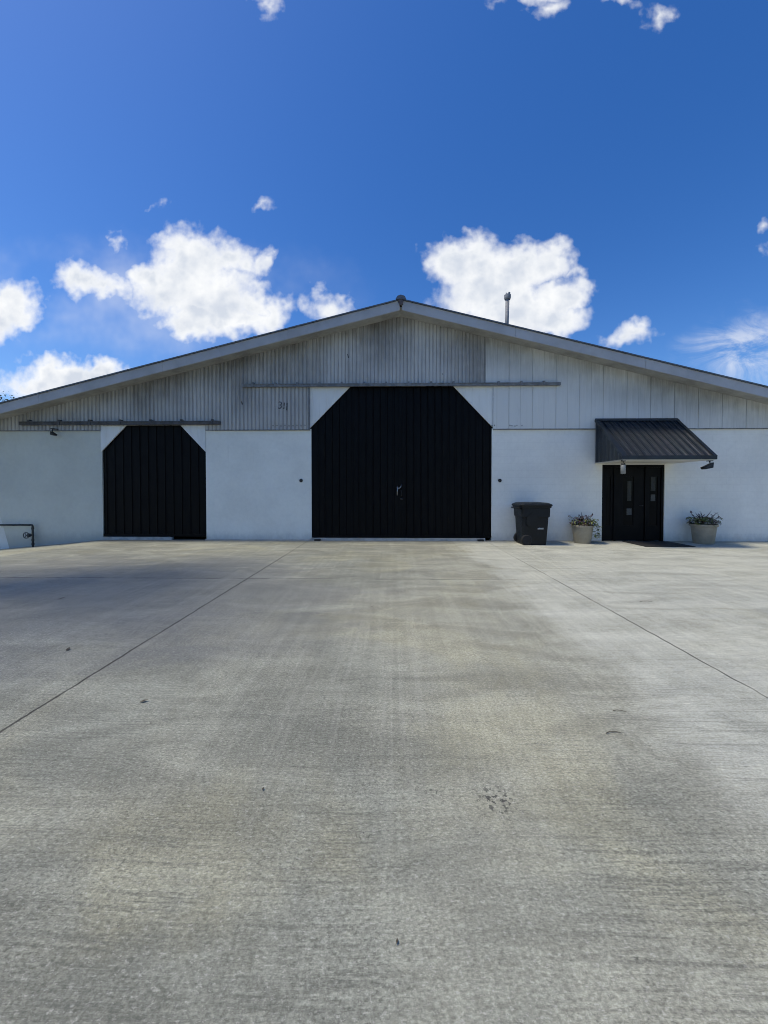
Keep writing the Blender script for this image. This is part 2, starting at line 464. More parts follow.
# small sliding door
ys = D + .045
bm = bm_new()
ribbed(bm, sx0 - .2, sx1 + .2, lambda x: .10, lambda x: s_t + .12, ys, rib_d, .25)
box(bm, sx0 - .2, sx1 + .2, ys + .004, ys + .05, .10, s_t + .12)
small = link('barn_door', bm, M['black'], barn)
bm = bm_new(); box(bm, sx0 - .2, sx1 + .2, ys - .03, ys - .002, .101, .17); link('door_frame', bm, M['black'], small)

# dark voids behind the doors, lintel trims, corner gussets
y_g = D - .012
def gusset(pts):
    bm = bm_new(); prism_y(bm, pts, y_g, y_g + .03)
    return bm
def gusset_ribbed(x0, x1, xin, zb, zt, left):
    bm = bm_new()
    def low(x):
        t = (x - x0) / (xin - x0)
        return zb + (zt - zb) * min(1, max(0, t))
    a, c = (x0, xin) if left else (xin, x0)
    ribbed(bm, a, c, low, lambda x: zt, y_g - .002, [(0, 0), (.006, .006), (.2, .006), (.206, 0), (.21, 0)], .21)
    prism_y(bm, [(x0, zb), (xin, zt), (x0, zt)] if left else [(x0, zb), (x0, zt), (xin, zt)], y_g + .003, y_g + .03)
    return bm
gb = Z(428, 311); gt = DOOR_T + .02
link('corner_gusset', gusset_ribbed(bx0 - .03, 0, X(350.5, D, 388), gb, gt, True), M['gusset'], barn)
link('corner_gusset', gusset_ribbed(bx1 + .02, 0, X(453, D, 388), gb, gt, False), M['gusset'], barn)
gs = Z(452, 102)
link('corner_gusset', gusset_ribbed(sx0 - .02, 0, X(126.5, D, 426), gs, s_t + .01, True), M['gusset'], barn)
link('corner_gusset', gusset_ribbed(sx1 + .0, 0, X(180.5, D, 426), gs, s_t + .01, False), M['gusset'], barn)
# jamb trims beside the big opening up to the door head
bm = bm_new()
box(bm, bx0 - .075, bx0 - .032, yg - .03, D - .003, SEAM - .02, DOOR_T - .03)
link('cladding_trim', bm, M['track'], barn)

# sliding door tracks with hangers
def track(px0, px1, py, rad, m, brackets, y=D - .1):
    xa, za = at(px0, py[0], y); xb, zb = at(px1, py[1], y); zz = (za + zb) / 2
    bm = bm_new()
    box(bm, xa, xb, y - rad * .8, y + rad * .8, zz - rad, zz + rad)
    box(bm, xa + .01, xb - .01, y - rad * .8 - .012, y - rad * .8 - .001, zz + rad * .45, zz + rad * .95)
    t = link('door_track', bm, m, barn)
    n = int((xb - xa) / brackets)
    for i in range(n + 1):
        x = xa + .3 + i * brackets
        if x > xb - .05: break
        bm = bm_new()
        box(bm, x - .025, x + .025, y - rad * .8 - .022, y - rad * .8 - .013, zz - rad * 1.1, zz + rad * 1.5)
        box(bm, x - .025, x + .025, y - rad * .8 - .022, D - .035, zz + rad * 1.52, zz + rad * 1.9)
        link('track_hanger', bm, M['track'] if m != M['dark_track'] else m, t)
track(243, 560.5, (385.6, 384), .042, M['track'], .64)
track(20, 220, (423.2, 423), .05, M['dark_track'], .9)

# small marks on the gable: rust holes and worn house number
for px, py, w, h in ((242, 403, .028, .05), (348, 356, .02, .06), (442.5, 374, .015, .015)):
    bm = bm_new(); x, z = at(px, py, yg - .025)
    prism_y(bm, [(x - w, z + h), (x - w * .1, z + h * .8), (x + w * .5, z + .1 * h), (x + w, z - h * .7), (x + w * .2, z - h), (x - w * .4, z - h * .2)], yg - .0295, yg - .021)
    link('rust_hole', bm, M['iron'], barn)
for px in list(range(273, 306, 4)) + [492, 494.5, 510, 512, 515, 517, 522]:
    bm = bm_new()
    x, z = at(px, 425.8 + random.uniform(-.5, .5), yg - .025); r = .010
    box(bm, x - r, x + r, yg - .027, yg - .0195, z - r * 1.8, z + r * 1.8)
    link('screw', bm, M['iron'], barn)
for i, (px, py, ch, sz) in enumerate(((280, 405.6, '3', .30), (284, 406.2, '1', .28), (286.8, 407, '1', .32))):
    cu = bpy.data.curves.new('digit', 'FONT'); cu.body = ch; cu.size = sz; cu.align_x = 'CENTER'; cu.align_y = 'CENTER'; cu.extrude = .002
    tmp = bpy.data.objects.new('digit', cu); C.objects.link(tmp)
    dg = bpy.context.evaluated_depsgraph_get()
    me = bpy.data.meshes.new_from_object(tmp.evaluated_get(dg)); bpy.data.objects.remove(tmp)
    o = bpy.data.objects.new('painted_digit', me); C.objects.link(o); me.materials.clear(); me.materials.append(M['oldpaint'])
    x, z = at(px, py, yg - .03); o.location = (x, yg - .027, z); o.rotation_euler = (R(90), R(4 if i else 6), 0); o.parent = barn

# round tie rings beside the big door
for px in (301, 500):
    x, z = at(px, 480.5, D - .02)
    bm = bm_new(); lathe(bm, [(.02, 0), (.05, 0), (.05, .02), (.03, .03), (.012, .03)], 0, 0, 16)
    bmesh.ops.rotate(bm, verts=bm.verts, cent=(0, 0, 0), matrix=Matrix.Rotation(R(90), 3, 'X'))
    bmesh.ops.translate(bm, verts=bm.verts, vec=(x, D - .001, z))
    o = link('wall_anchor', bm, M['iron'], barn)

# thresholds
bm = bm_new()
x1 = X(485); box(bm, bx0 - .02, x1, D - .06, D + .06, -.05, .07)
link('door_sill', bm, M['kerb'], barn)
bm = bm_new(); box(bm, sx0 + .02, X(172), D - .04, D + .05, -.05, .085); link('door_sill', bm, M['kerb'], barn)
for px in (318, 480):
    bm = bm_new(); x = X(px); box(bm, x - .09, x + .09, D - .16, D - .07, .0, .05)
    link('door_stop', bm, M['iron'], barn, bevel=.01)

# entrance: glazed black double door with side panel
yd = D + .06
def EX(px): return round(X(px, yd, 500), 3)
bm = bm_new()
e = [EX(602) - .06, EX(614.3), EX(645.5), EX(664.5) + .06]
box(bm, e[0], e[3], yd + .05, yd + .09, 0, ET + .05)
for x in (ex0 - .001 + .035, e[1], e[2], ex1 - .035): box(bm, x - .032, x + .032, yd - .03, yd + .049, .0, ET)
box(bm, ex0, ex1, yd - .028, yd + .047, ET - .075, ET - .001)
frame = link('entrance_frame', bm, M['black'], barn)
bm = bm_new()
def leaf(x0, x1, g0, g1, name, parent):
    bm = bm_new(); z0, z1 = .015, ET - .08
    gl0, gl1 = .45, ET - .35
    for a, c, d_, f_ in ((x0, g0, z0, z1), (g1, x1, z0, z1), (g0, g1, z0, gl0), (g0, g1, gl1, z1)):
        box(bm, a, c, yd, yd + .045, d_, f_)
    o = link(name, bm, M['black'], parent)
    bm = bm_new(); box(bm, g0, g1, yd + .018, yd + .03, gl0, gl1); link('glass_pane', bm, M['glass'], o)
    return o
door = leaf(e[1] + .035, e[2] - .035, EX(623), EX(633.5), 'entrance_door', barn)
side = leaf(e[2] + .035, ex1 - .07, EX(649.5), EX(657.5), 'side_panel', barn)
sidel = leaf(ex0 + .07, e[1] - .035, EX(606), EX(610.5), 'side_panel', barn)
def notice(px0, px1, py0, py1, parent, c):
    bm = bm_new(); box(bm, EX(px0), EX(px1), yd + .012, yd + .0165, Z(py1, 630, yd), Z(py0, 630, yd))
    return link('paper_notice', bm, M[c], parent)
M['paper'] = worn('notice_paper', (.05, .055, .055), .6, var=.25, scale=25)
M['paper2'] = worn('notice_picture', (.013, .016, .012), .6, var=.8, scale=18)
notice(627, 632, 508.5, 515, door, 'paper'); notice(627.5, 631.5, 481, 501, door, 'paper2')
notice(651, 655.5, 494.5, 501, side, 'paper'); notice(651, 655.5, 475, 491, side, 'paper2')
bm = bm_new(); xh = EX(643); tube(bm, [(xh - .03, yd, 1.02), (xh - .03, yd - .05, 1.02), (xh - .13, yd - .055, 1.02)], .012, 8)
link('door_lever', bm, M['iron'], door, smooth=True)

# awning: black ribbed metal lean-to
AX0, AX1 = round(X(594.2), 2), round(X(674), 2)
AT, AB = round(Z(420.5, 600), 2), round(Z(462.8, 600), 2)
AD = 1.36; yw = D - .055
aw = bm_new()
yfw = D - AD; fz = AB + .09
L = AX1 - AX0; n = 12; per = L / n
def top_pt(x, t, h): 
    y = yw + (yfw - yw) * t; z = AT + (fz - AT) * t
    nrm = Vector((0, -(AT - fz), (yw - yfw))).normalized() if False else Vector((0, -(AT - fz), -(yfw - yw))).normalized()
    return Vector((x, y, z)) + nrm * h
prof = []
for i in range(n):
    s = AX0 + i * per
    prof += [(s, 0), (s + per * .38, 0), (s + per * .42, .008), (s + per * .5, .008), (s + per * .54, 0), (s + per * .82, 0), (s + per * .86, .024), (s + per * .93, .024), (s + per * .999, 0)]
prev = None
for x, h in prof + [(AX1, 0)]:
    cur = (aw.verts.new(top_pt(x, 1.02, h)), aw.verts.new(top_pt(x, 0, h)))
    if prev: aw.faces.new((prev[0], cur[0], cur[1], prev[1]))
    prev = cur
awning = link('awning', aw, M['awn'], barn)
tag(awning, 'black ribbed metal awning over the entrance')
bm = bm_new()                                # edge trims, ridge flashing, drip edge
for x0, x1 in ((AX0 - .03, AX0 + .05), (AX1 - .05, AX1 + .03)):
    q = [top_pt(x0, 1.03, -.03), top_pt(x1, 1.03, -.03), top_pt(x1, 0, -.03), top_pt(x0, 0, -.03), top_pt(x0, 1.03, .036), top_pt(x1, 1.03, .036), top_pt(x1, 0, .036), top_pt(x0, 0, .036)]
    hexa(bm, q)
q = [top_pt(AX0 - .03, .05, .034), top_pt(AX1 + .03, .05, .034), top_pt(AX1 + .03, -.012, .034), top_pt(AX0 - .03, -.012, .034)]
hexa(bm, q + [p + Vector((0, 0, .012)) for p in q])
box(bm, AX0 - .03, AX1 + .03, yfw - .055, yfw - .035, fz - .10, fz - .0)
bmesh.ops.recalc_face_normals(bm, faces=bm.faces)
link('awning_trim', bm, M['awn'], awning)
for xx, s in ((AX0, -1), (AX1, 1)):           # ribbed triangular ends
    bm = bm_new(); steps = 28; prev = None
    for i in range(steps + 1):
        t = i / steps; y = yw + (yfw - yw) * t; ztop = AT + (fz - AT) * t - .02
        h = .022 if i % 4 in (1, 2) else 0
        zb = AB
        cur = (bm.verts.new((xx + s * h, y, zb)), bm.verts.new((xx + s * h, y, max(zb + .01, ztop))))
        if prev: bm.faces.new((prev[0], cur[0], cur[1], prev[1]))
        prev = cur
    bmesh.ops.recalc_face_normals(bm, faces=bm.faces)
    link('awning_end', bm, M['awn'], awning)
bm = bm_new(); box(bm, AX0 + .01, AX1 - .01, yfw - .03, D - .002, AB - .02, AB - .003)
link('awning_soffit', bm, M['awn_soffit'], awning)
bm = bm_new(); box(bm, AX0 + .0, AX1 - .0, yfw - .033, yfw + .0, AB - .03, AB + .055)
link('awning_valance', bm, M['awn_soffit'], awning)

# sunlit wedge at the far left end of the wall, painted paler
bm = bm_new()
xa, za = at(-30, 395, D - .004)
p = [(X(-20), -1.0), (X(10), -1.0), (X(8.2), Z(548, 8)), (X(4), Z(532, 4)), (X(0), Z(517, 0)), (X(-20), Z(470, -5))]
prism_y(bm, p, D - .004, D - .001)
M['sun_wedge'] = worn('sun_wedge_paint', (.68, .70, .66), .7, var=.06)
link('sunlit_wedge', bm, M['sun_wedge'], barn)

# ------------------------------------------------------------------ ground
m, nt, b = mat('yard_concrete', (.33, .32, .29), .85, 0, .25)
nt.dim = '2D'; P = coords(nt); x, y, z = nt.sep(P)
cxy = nt.new('ShaderNodeCombineXYZ'); nt.put(cxy.inputs[0], x); nt.put(cxy.inputs[1], y); pv = cxy.outputs[0]
big = nt.noise(pv, .33, 6, .6, .3)
col = nt.mix(nt.ss(big, .35, .65), GA := (.345, .343, .268, 1), (.262, .268, .216, 1))
tan = nt.noise(nt.vmath('ADD', pv, (13, 4, 0)), .55, 5, .6, .4)
col = nt.mix(nt.ss(tan, .50, .72, 0, .42), col, (.385, .365, .235, 1))
mot = nt.noise(nt.scl(pv, (.55, 1.6, 1), (0, 0, R(-9))), 1.6, 6, .65, .5)
col = nt.mix(1, col, nt.gray(nt.ss(mot, .28, .72, 1.2, .78)), 'MULTIPLY')
# paler slab on the right of the joint
edge = nt.math('ADD', x, nt.math('MULTIPLY', nt.math('SUBTRACT', nt.noise(pv, .9, 5, .65), .5), 1.1))
pale = nt.math('MULTIPLY', nt.ss(edge, 1.5, 2.0), nt.ss(mot, .3, .7, 1, .55))
col = nt.mix(nt.math('MULTIPLY', pale, .8), col, (.54, .545, .455, 1))
stk = nt.noise(nt.scl(pv, (.7, 3.2, 1), (0, 0, R(6))), 1.6, 6, .68, .6)
col = nt.mix(nt.math('MULTIPLY', pale, nt.ss(stk, .45, .7, 0, .45)), col, (.36, .365, .32, 1))
# tree shade over the left slab, painted into the colour
dv = nt.vmath('MULTIPLY', nt.vmath('SUBTRACT', pv, (-5.3, 5.6, 0)), (1 / 4.9, 1 / 2.9, 0))
dl = nt.math('ADD', nt.vmath('LENGTH', dv), nt.math('MULTIPLY', nt.math('SUBTRACT', nt.noise(nt.scl(pv, (.5, 1.3, 1)), 1.0, 6, .68, .4), .5), 1.5))
slab_shade = nt.ss(dl, .72, 1.08, 1, 0)
col = nt.mix(nt.math('MULTIPLY', slab_shade, .5), col, (.18, .185, .175, 1))
dv2 = nt.vmath('MULTIPLY', nt.vmath('SUBTRACT', pv, (-1.7, 4.0, 0)), (1 / 1.5, 1 / .8, 0))  # smaller spot of the same painted shade
dl2 = nt.math('ADD', nt.vmath('LENGTH', dv2), nt.math('MULTIPLY', nt.math('SUBTRACT', nt.noise(pv, 1.5, 6, .68, .4), .5), 1.6))
col = nt.mix(nt.ss(dl2, .6, 1.15, .42, 0), col, (.18, .185, .175, 1))
# faint tyre tracks running towards the doors
tr = nt.noise(nt.scl(pv, (5, .12, 1), (0, 0, R(4))), 2.2, 5, .7)
col = nt.mix(1, col, nt.gray(nt.ss(tr, .3, .75, .93, 1.09)), 'MULTIPLY')
# broom finish
wob = nt.math('MULTIPLY', nt.noise(pv, .35, 2), .16)
yy = nt.math('ADD', y, wob)
c2 = nt.new('ShaderNodeCombineXYZ'); nt.put(c2.inputs[0], x); nt.put(c2.inputs[1], yy)
br = nt.noise(nt.scl(c2.outputs[0], (7, 75, 1), (0, 0, R(-9))), 1, 6, .75)
br2 = nt.noise(nt.scl(c2.outputs[0], (45, 170, 1), (0, 0, R(-9))), 1, 3, .7)
brm = nt.ss(nt.noise(pv, .8, 3), .3, .62, .25, 1)
sp = nt.noise(pv, 95, 4, .75); sp2 = nt.noise(pv, 28, 5, .7)
def stretchy(v, a, amp): return nt.math('MULTIPLY_ADD', nt.math('SUBTRACT', v, .5), amp, 1.0)
tex = nt.math('MULTIPLY', nt.math('MULTIPLY_ADD', nt.math('MULTIPLY', nt.math('SUBTRACT', br, .5), brm), .95, 1.0), stretchy(sp, 0, .95))
tex = nt.math('MULTIPLY', tex, stretchy(sp2, 0, .28))
tex = nt.math('MULTIPLY', tex, stretchy(br2, 0, .8))
col = nt.mix(1, col, nt.gray(tex), 'MULTIPLY')
grain = nt.noise(nt.scl(c2.outputs[0], (38, 85, 1), (0, 0, R(-9))), 1, 4, .8)
multi = nt.noise(nt.scl(pv, (60, 80, 1), (0, 0, R(-9))), 1, 5, .8)
gm = nt.math('MULTIPLY', nt.ss(grain, .50, .66), nt.ss(nt.noise(pv, 1.1, 5, .7),   .3, .65, .3, .7))
gm = nt.math('MULTIPLY', gm, nt.math('SUBTRACT', 1, nt.math('MULTIPLY', pale, .8)))
col = nt.mix(gm, col, (.11, .112, .09, 1))
col = nt.mix(1, col, nt.mix(nt.math('MULTIPLY', pale, .65), nt.gray(nt.ss(multi, .33, .67, .80, 1.18)), (1, 1, 1, 1)), 'MULTIPLY')
lt = nt.noise(nt.scl(c2.outputs[0], (30, 60, 1), (0, 0, R(-9))), 1.3, 4, .8)
col = nt.mix(nt.ss(lt, .56, .7, 0, .45), col, (.62, .60, .53, 1))
rows = nt.noise(nt.scl(c2.outputs[0], (1.0, 44, 1), (0, 0, R(-9))), 1, 5, .7)
rowm = nt.math('MULTIPLY', nt.ss(rows, .51, .62), nt.ss(multi, .36, .62, 1, .4))
rowm = nt.math('MULTIPLY', rowm, nt.math('MULTIPLY', nt.ss(y, 1.2, 4.5, .68, .05), nt.ss(nt.noise(pv, 1.3, 4), .32, .6, .25, 1)))
col = nt.mix(rowm, col, (.13, .132, .11, 1))
# scuffed turning marks in the middle of the yard
fan = nt.noise(nt.scl(pv, (13, .3, 1), (0, 0, R(7))), 1, 5, .7)
fm = nt.math('MULTIPLY', nt.ss(fan, .52, .64), nt.ss(nt.vmath('LENGTH', nt.vmath('MULTIPLY', nt.vmath('SUBTRACT', pv, (-.35, 3.0, 0)), (.9, .55, 0))), .3, 1.0, .13, 0))
col = nt.mix(fm, col, (.56, .55, .47, 1))
# pits and dark specks
vor = nt.new('ShaderNodeTexVoronoi'); nt.put(vor.inputs['Vector'], nt.vmath('ADD', pv, nt.vmath('MULTIPLY', nt.noise(pv, 20, 2, col=True), (.05, .05, 0)))); vor.inputs['Scale'].default_value = 26
pit = nt.math('MULTIPLY', nt.ss(vor.outputs['Distance'], .06, .16, 1, 0), nt.ss(nt.noise(pv, 3.1, 4, .7), .55, .68))
col = nt.mix(nt.math('MULTIPLY', pit, .7), col, (.07, .07, .06, 1))
# oil spatter near (.9, 1.85)
sd = nt.vmath('LENGTH', nt.vmath('SUBTRACT', pv, (.50, 1.84, 0)))
spt = nt.math('MULTIPLY', nt.ss(sd, .02, .17, 1, 0), nt.ss(nt.noise(nt.scl(pv, (1, 1, 1)), 46, 3), .57, .61))
col = nt.mix(nt.math('MULTIPLY', spt, .8), col, (.04, .04, .04, 1))
# dirt against the foot of the wall
fd = nt.math('SUBTRACT', D, nt.math('ADD', y, nt.math('MULTIPLY', nt.noise(pv, 3, 5, .7), .5)))
col = nt.mix(nt.ss(fd, -.3, .35, .45, 0), col, (.17, .165, .13, 1))
# joints: dark sawn lines
def joint(coord, pos, w, amp, lo):
    d_ = nt.math('ABSOLUTE', nt.math('SUBTRACT', nt.math('ADD', coord, nt.math('MULTIPLY', nt.math('SUBTRACT', nt.noise(pv, 6, 4), .5), .03)), pos))
    k = nt.ss(nt.noise(pv, 1.7, 5, .75), .3, .55, lo, 1)
    return nt.math('MULTIPLY', nt.ss(d_, w * .5, w * 1.4, amp, 0), k)
j = joint(x, -2.42, .010, .9, .75)
j = nt.math('MAXIMUM', j, nt.math('MULTIPLY', joint(x, 2.70, .009, .9, .4), nt.ss(y, 10.4, 6.0, .25, 1)))
j = nt.math('MAXIMUM', j, nt.math('MULTIPLY', joint(y, 6.38, .016, .8, -.3), nt.ss(x, .6, 2.6, 1, .25)))
col = nt.mix(nt.math('MAXIMUM', j, 0), col, (.045, .042, .036, 1))
nt.put(b.inputs['Base Color'], col)
hh = nt.math('ADD', nt.math('MULTIPLY', br, .8), nt.math('ADD', nt.math('MULTIPLY', sp, .7), nt.math('MULTIPLY', br2, .35)))
hh = nt.math('SUBTRACT', hh, nt.math('MULTIPLY', j, 1.2))
bump(nt, b, hh, .5, .006)
M['concrete'] = m
M['earth'] = worn('earth', (.10, .105, .05), .95, var=.5, scale=2)

def sheet(name, xs, ys, zf, m):
    bm = bm_new()
    g = [[bm.verts.new((x, y, zf(x, y))) for x in xs] for y in ys]
    for i in range(len(ys) - 1):
        for k in range(len(xs) - 1):
            bm.faces.new((g[i][k], g[i][k+1], g[i+1][k+1], g[i+1][k]))
    o = link(name, bm, m, smooth=True); o['kind'] = 'structure'; return o
xs = [-26 + .35 * i for i in range(149)]
sheet('concrete_yard', xs, [-14, -8, -4, 0, 2, 4, 6, 8, 9.5, 10.5, D + .12], lambda x, y: ground_z(x), M['concrete'])
gx = [-900, -300, -100, -60] + [-40 + 2 * i for i in range(41)] + [60, 100, 300, 900]
sheet('ground', gx, [-900, -200, -40, -10, 5, 12, 30, 60, 200, 900], lambda x, y: ground_z(max(-26, x)) - .02, M['earth'])
bm = bm_new()
box(bm, sx1 - .0, bx0 - .021, D - .09, D - .001, -.05, .028)
box(bm, bx1 + .03, ex0 - .03, D - .05, D - .001, -.05, .018)
k = link('kerb', bm, M['kerb']); k['kind'] = 'structure'

# ------------------------------------------------------------------ wheeled bin
bnx, bny = 3.82, 10.62
bin_ = empty('wheeled_bin', (bnx, bny, 0), 'black plastic wheeled bin with closed lid standing between the big barn door and a planter', 'bin', rz=R(2))
def rrect(hx, hy, r, n=5):
    pts = []
    for cx, cy, a0 in ((hx - r, hy - r, 0), (-hx + r, hy - r, 90), (-hx + r, -hy + r, 180), (hx - r, -hy + r, 270)):
        for i in range(n + 1):
            a = R(a0 + 90 * i / n); pts.append((cx + r * math.cos(a), cy + r * math.sin(a)))
    return pts
def loft(bm, rings, capb=True, capt=True):
    rs = [[bm.verts.new((p[0] + ox, p[1] + oy, z)) for p in pts] for pts, z, ox, oy in rings]
    n = len(rs[0])
    for a, c in zip(rs, rs[1:]):
        for k in range(n): bm.faces.new((a[k], a[(k+1) % n], c[(k+1) % n], c[k]))
    if capb: bm.faces.new(rs[0][::-1])
    if capt: bm.faces.new(rs[-1])
bm = bm_new()
loft(bm, [(rrect(.31, .27, .07), .0, .0, 0), (rrect(.32, .275, .07), .03, 0, 0), (rrect(.35, .325, .07), .72, 0, 0), (rrect(.357, .332, .07), .75, 0, 0),
          (rrect(.38, .355, .08), .76, 0, 0), (rrect(.385, .36, .08), .99, 0, 0), (rrect(.41, .385, .09), 1.0, 0, 0), (rrect(.415, .39, .09), 1.045, 0, 0), (rrect(.40, .36, .08), 1.046, 0, 0)])
body = link('bin_body', bm, M['bin'], bin_, smooth=False)
# raised arched panel on the side that faces the yard
bm = bm_new()
pts = []
for i in range(13):
    a = R(180 * i / 12); pts.append((-.10 + .17 * math.cos(a), .68 + .17 * math.sin(a)))
pts += [(-.27, .58), (-.20, .50), (.0, .50), (.07, .58)]
a_ = [bm.verts.new((px, -.275 - .05 * (pz / .75) - .035, pz)) for px, pz in pts]; c_ = [bm.verts.new((px * 1.04, -.275 - .05 * (pz / .75) + .01, pz)) for px, pz in pts]
bm.faces.new(a_)
for i in range(len(pts)): bm.faces.new((a_[i], a_[(i+1) % len(pts)], c_[(i+1) % len(pts)], c_[i]))
bmesh.ops.recalc_face_normals(bm, faces=bm.faces)
link('embossed_panel', bm, M['bin'], body)
bm = bm_new()
hexa(bm, [(.045, -.318, .425), (.20, -.318, .425), (.20, -.30, .425), (.045, -.30, .425), (.045, -.322, .465), (.20, -.322, .465), (.20, -.30, .465), (.045, -.30, .465)])
link('bin_label', bm, M['binlabel'], body)
bm = bm_new()
loft(bm, [(rrect(.43, .41, .10), 1.046, 0, 0), (rrect(.435, .415, .10), 1.075, .0, 0), (rrect(.41, .385, .10), 1.10, 0, 0), (rrect(.36, .31, .10), 1.13, 0, 0), (rrect(.2, .18, .08), 1.142, 0, 0)])
hexa(bm, [(.42, -.25, 1.05), (.49, -.2, 1.035), (.49, .2, 1.035), (.42, .25, 1.05), (.42, -.25, 1.075), (.49, -.2, 1.06), (.49, .2, 1.06), (.42, .25, 1.075)])
link('bin_lid', bm, M['bin'], bin_)
bm = bm_new(); tube(bm, [(-.38, -.26, .97), (-.455, -.26, .99), (-.455, .26, .99), (-.38, .26, .97)], .018, 8)
link('bin_handle', bm, M['bin'], bin_, smooth=True)
for yy_ in (-.29, .29):
    bm = bm_new(); lathe(bm, [(.02, -.035), (.125, -.035), (.14, -.02), (.14, .02), (.125, .035), (.02, .035)], 0, 0, 24)
    bmesh.ops.rotate(bm, verts=bm.verts, cent=(0, 0, 0), matrix=Matrix.Rotation(R(90), 3, 'X'))
    bmesh.ops.translate(bm, verts=bm.verts, vec=(-.245, yy_ + (.0 if yy_ > 0 else -.0), .14))
    link('wheel', bm, M['rubber'], bin_)

# ------------------------------------------------------------------ planters and their plants
def planter(x, y, s, label):
    p = empty('planter', (x, y, 0), label, 'planter', 'planters beside the entrance')
    bm = bm_new(); h = .5 * s
    lathe(bm, [(.205*s, 0), (.215*s, .01), (.265*s, h - .07*s), (.268*s, h - .06*s)], seg=48)
    link('pot_body', bm, M['pot'], p, smooth=True)
    bm = bm_new()
    lathe(bm, [(.269*s, h - .062*s), (.292*s, h - .055*s), (.297*s, h - .008*s), (.292*s, h), (.272*s, h), (.265*s, h - .05*s)], seg=48, closed=False)
    link('rim', bm, M['pot'], p, smooth=False)
    bm = bm_new(); lathe(bm, [(.26*s, h - .06*s), (.262*s, h - .035*s), (.1*s, h - .02*s)], seg=32)
    link('soil', bm, M['soil'], p)
    return h
def leaf_quad(bm, base, d, up, l, w, bend=.25):
    d = d.normalized(); side = d.cross(up)
    if side.length < 1e-3: side = Vector((1, 0, 0))
    side.normalize(); nrm = side.cross(d)
    a = base; m1 = base + d * l * .45 + nrm * l * .08; e = base + d * l - nrm * l * bend
    v = [bm.verts.new(a), bm.verts.new(m1 + side * w * .5 - nrm * w * .1), bm.verts.new(e), bm.verts.new(m1 - side * w * .5 - nrm * w * .1), bm.verts.new(m1)]
    bm.faces.new((v[0], v[1], v[4])); bm.faces.new((v[1], v[2], v[4])); bm.faces.new((v[2], v[3], v[4])); bm.faces.new((v[3], v[0], v[4]))
def plant(x, y, z, seed, label, trail=None):
    rnd = random.Random(seed)
    p = empty('potted_plant', (x, y, z - .03), label, 'plant', 'plants in the planters')
    up = Vector((0, 0, 1))
    bm = bm_new()                             # upright spikes
    for i in range(8):
        a = rnd.uniform(0, 6.28); tilt = rnd.uniform(.1, .75)
        d = Vector((math.cos(a) * tilt, math.sin(a) * tilt, 1)).normalized()
        leaf_quad(bm, Vector((rnd.uniform(-.04, .04), rnd.uniform(-.04, .04), .03)), d, Vector((math.sin(a), -math.cos(a), .2)), rnd.uniform(.2, .34), .028, .1)
    link('spike_leaves', bm, M['spike'], p)
    bm = bm_new(); bs = bm_new()              # purple mound of foliage
    for i in range(150):
        a = rnd.uniform(0, 6.28); r = .27 * math.sqrt(rnd.random()); hgt = (.17 * (1 - (r / .3) ** 2)) * rnd.uniform(.3, 1.15)
        b0 = Vector((r * math.cos(a), r * math.sin(a), hgt + .01))
        d = Vector((math.cos(a) + rnd.uniform(-.7, .7), math.sin(a) + rnd.uniform(-.7, .7), rnd.uniform(-.3, .9)))
        leaf_quad(bm, b0, d, up, rnd.uniform(.05, .095), rnd.uniform(.03, .05))
    link('purple_leaves', bm, M['purple'], p)
    for i in range(9):                        # small stalks with a leaf on top
        a = rnd.uniform(0, 6.28); r = rnd.uniform(.1, .3)
        b0 = Vector((r * .4 * math.cos(a), r * .4 * math.sin(a), .02)); e = Vector((r * math.cos(a), r * math.sin(a), rnd.uniform(.12, .26)))
        tube(bs, [b0, (b0 + e) / 2 + Vector((0, 0, .03)), e], .004, 5)
        for k in range(4): leaf_quad(bs, e, Vector((rnd.uniform(-1, 1), rnd.uniform(-1, 1), rnd.uniform(-.2, .8))), up, .06, .04)
    link('stalks', bs, M['purple'], p)
    bm = bm_new()                             # green leaves, some trailing over the rim
    for i in range(300):
        a = rnd.uniform(0, 6.28)
        if trail is not None and rnd.random() < .6: a = rnd.gauss(trail, .45)
        if trail is not None and rnd.random() < .5 and abs(((a - trail + 3.14) % 6.28) - 3.14) < 1: r, hgt = rnd.uniform(.28, .36), rnd.uniform(-.24, .06)
        else: r, hgt = rnd.uniform(.08, .31), rnd.uniform(.02, .17)
        b0 = Vector((r * math.cos(a), r * math.sin(a), hgt))
        d = Vector((math.cos(a) + rnd.uniform(-.8, .8), math.sin(a) + rnd.uniform(-.8, .8), rnd.uniform(-.6, .6)))
        leaf_quad(bm, b0, d, up, rnd.uniform(.045, .08), rnd.uniform(.03, .048))
    link('green_leaves', bm, M['leaf'], p)
    p.scale = (1.18, 1.18, 1.25)
p1 = (5.31, 10.83); p2 = (8.57, 10.75)
h1 = planter(*p1, 1.0, 'beige round planter between the black bin and the entrance door')
h2 = planter(*p2, 1.08, 'beige round planter standing alone right of the entrance mat')
plant(*p1, h1, 11, 'spiky purple plant with green leaves trailing over the rim, next to the bin', trail=R(-15))
plant(*p2, h2, 23, 'low spiky plant without trailing stems, in the planter right of the door')

# ------------------------------------------------------------------ door mat
bm = bm_new(); box(bm, 6.56, 7.84, 10.08, 11.10, .004, .018)
tag(link('door_mat', bm, M['rubber'], bevel=.004), 'flat black mat lying on the concrete before the entrance', 'mat')

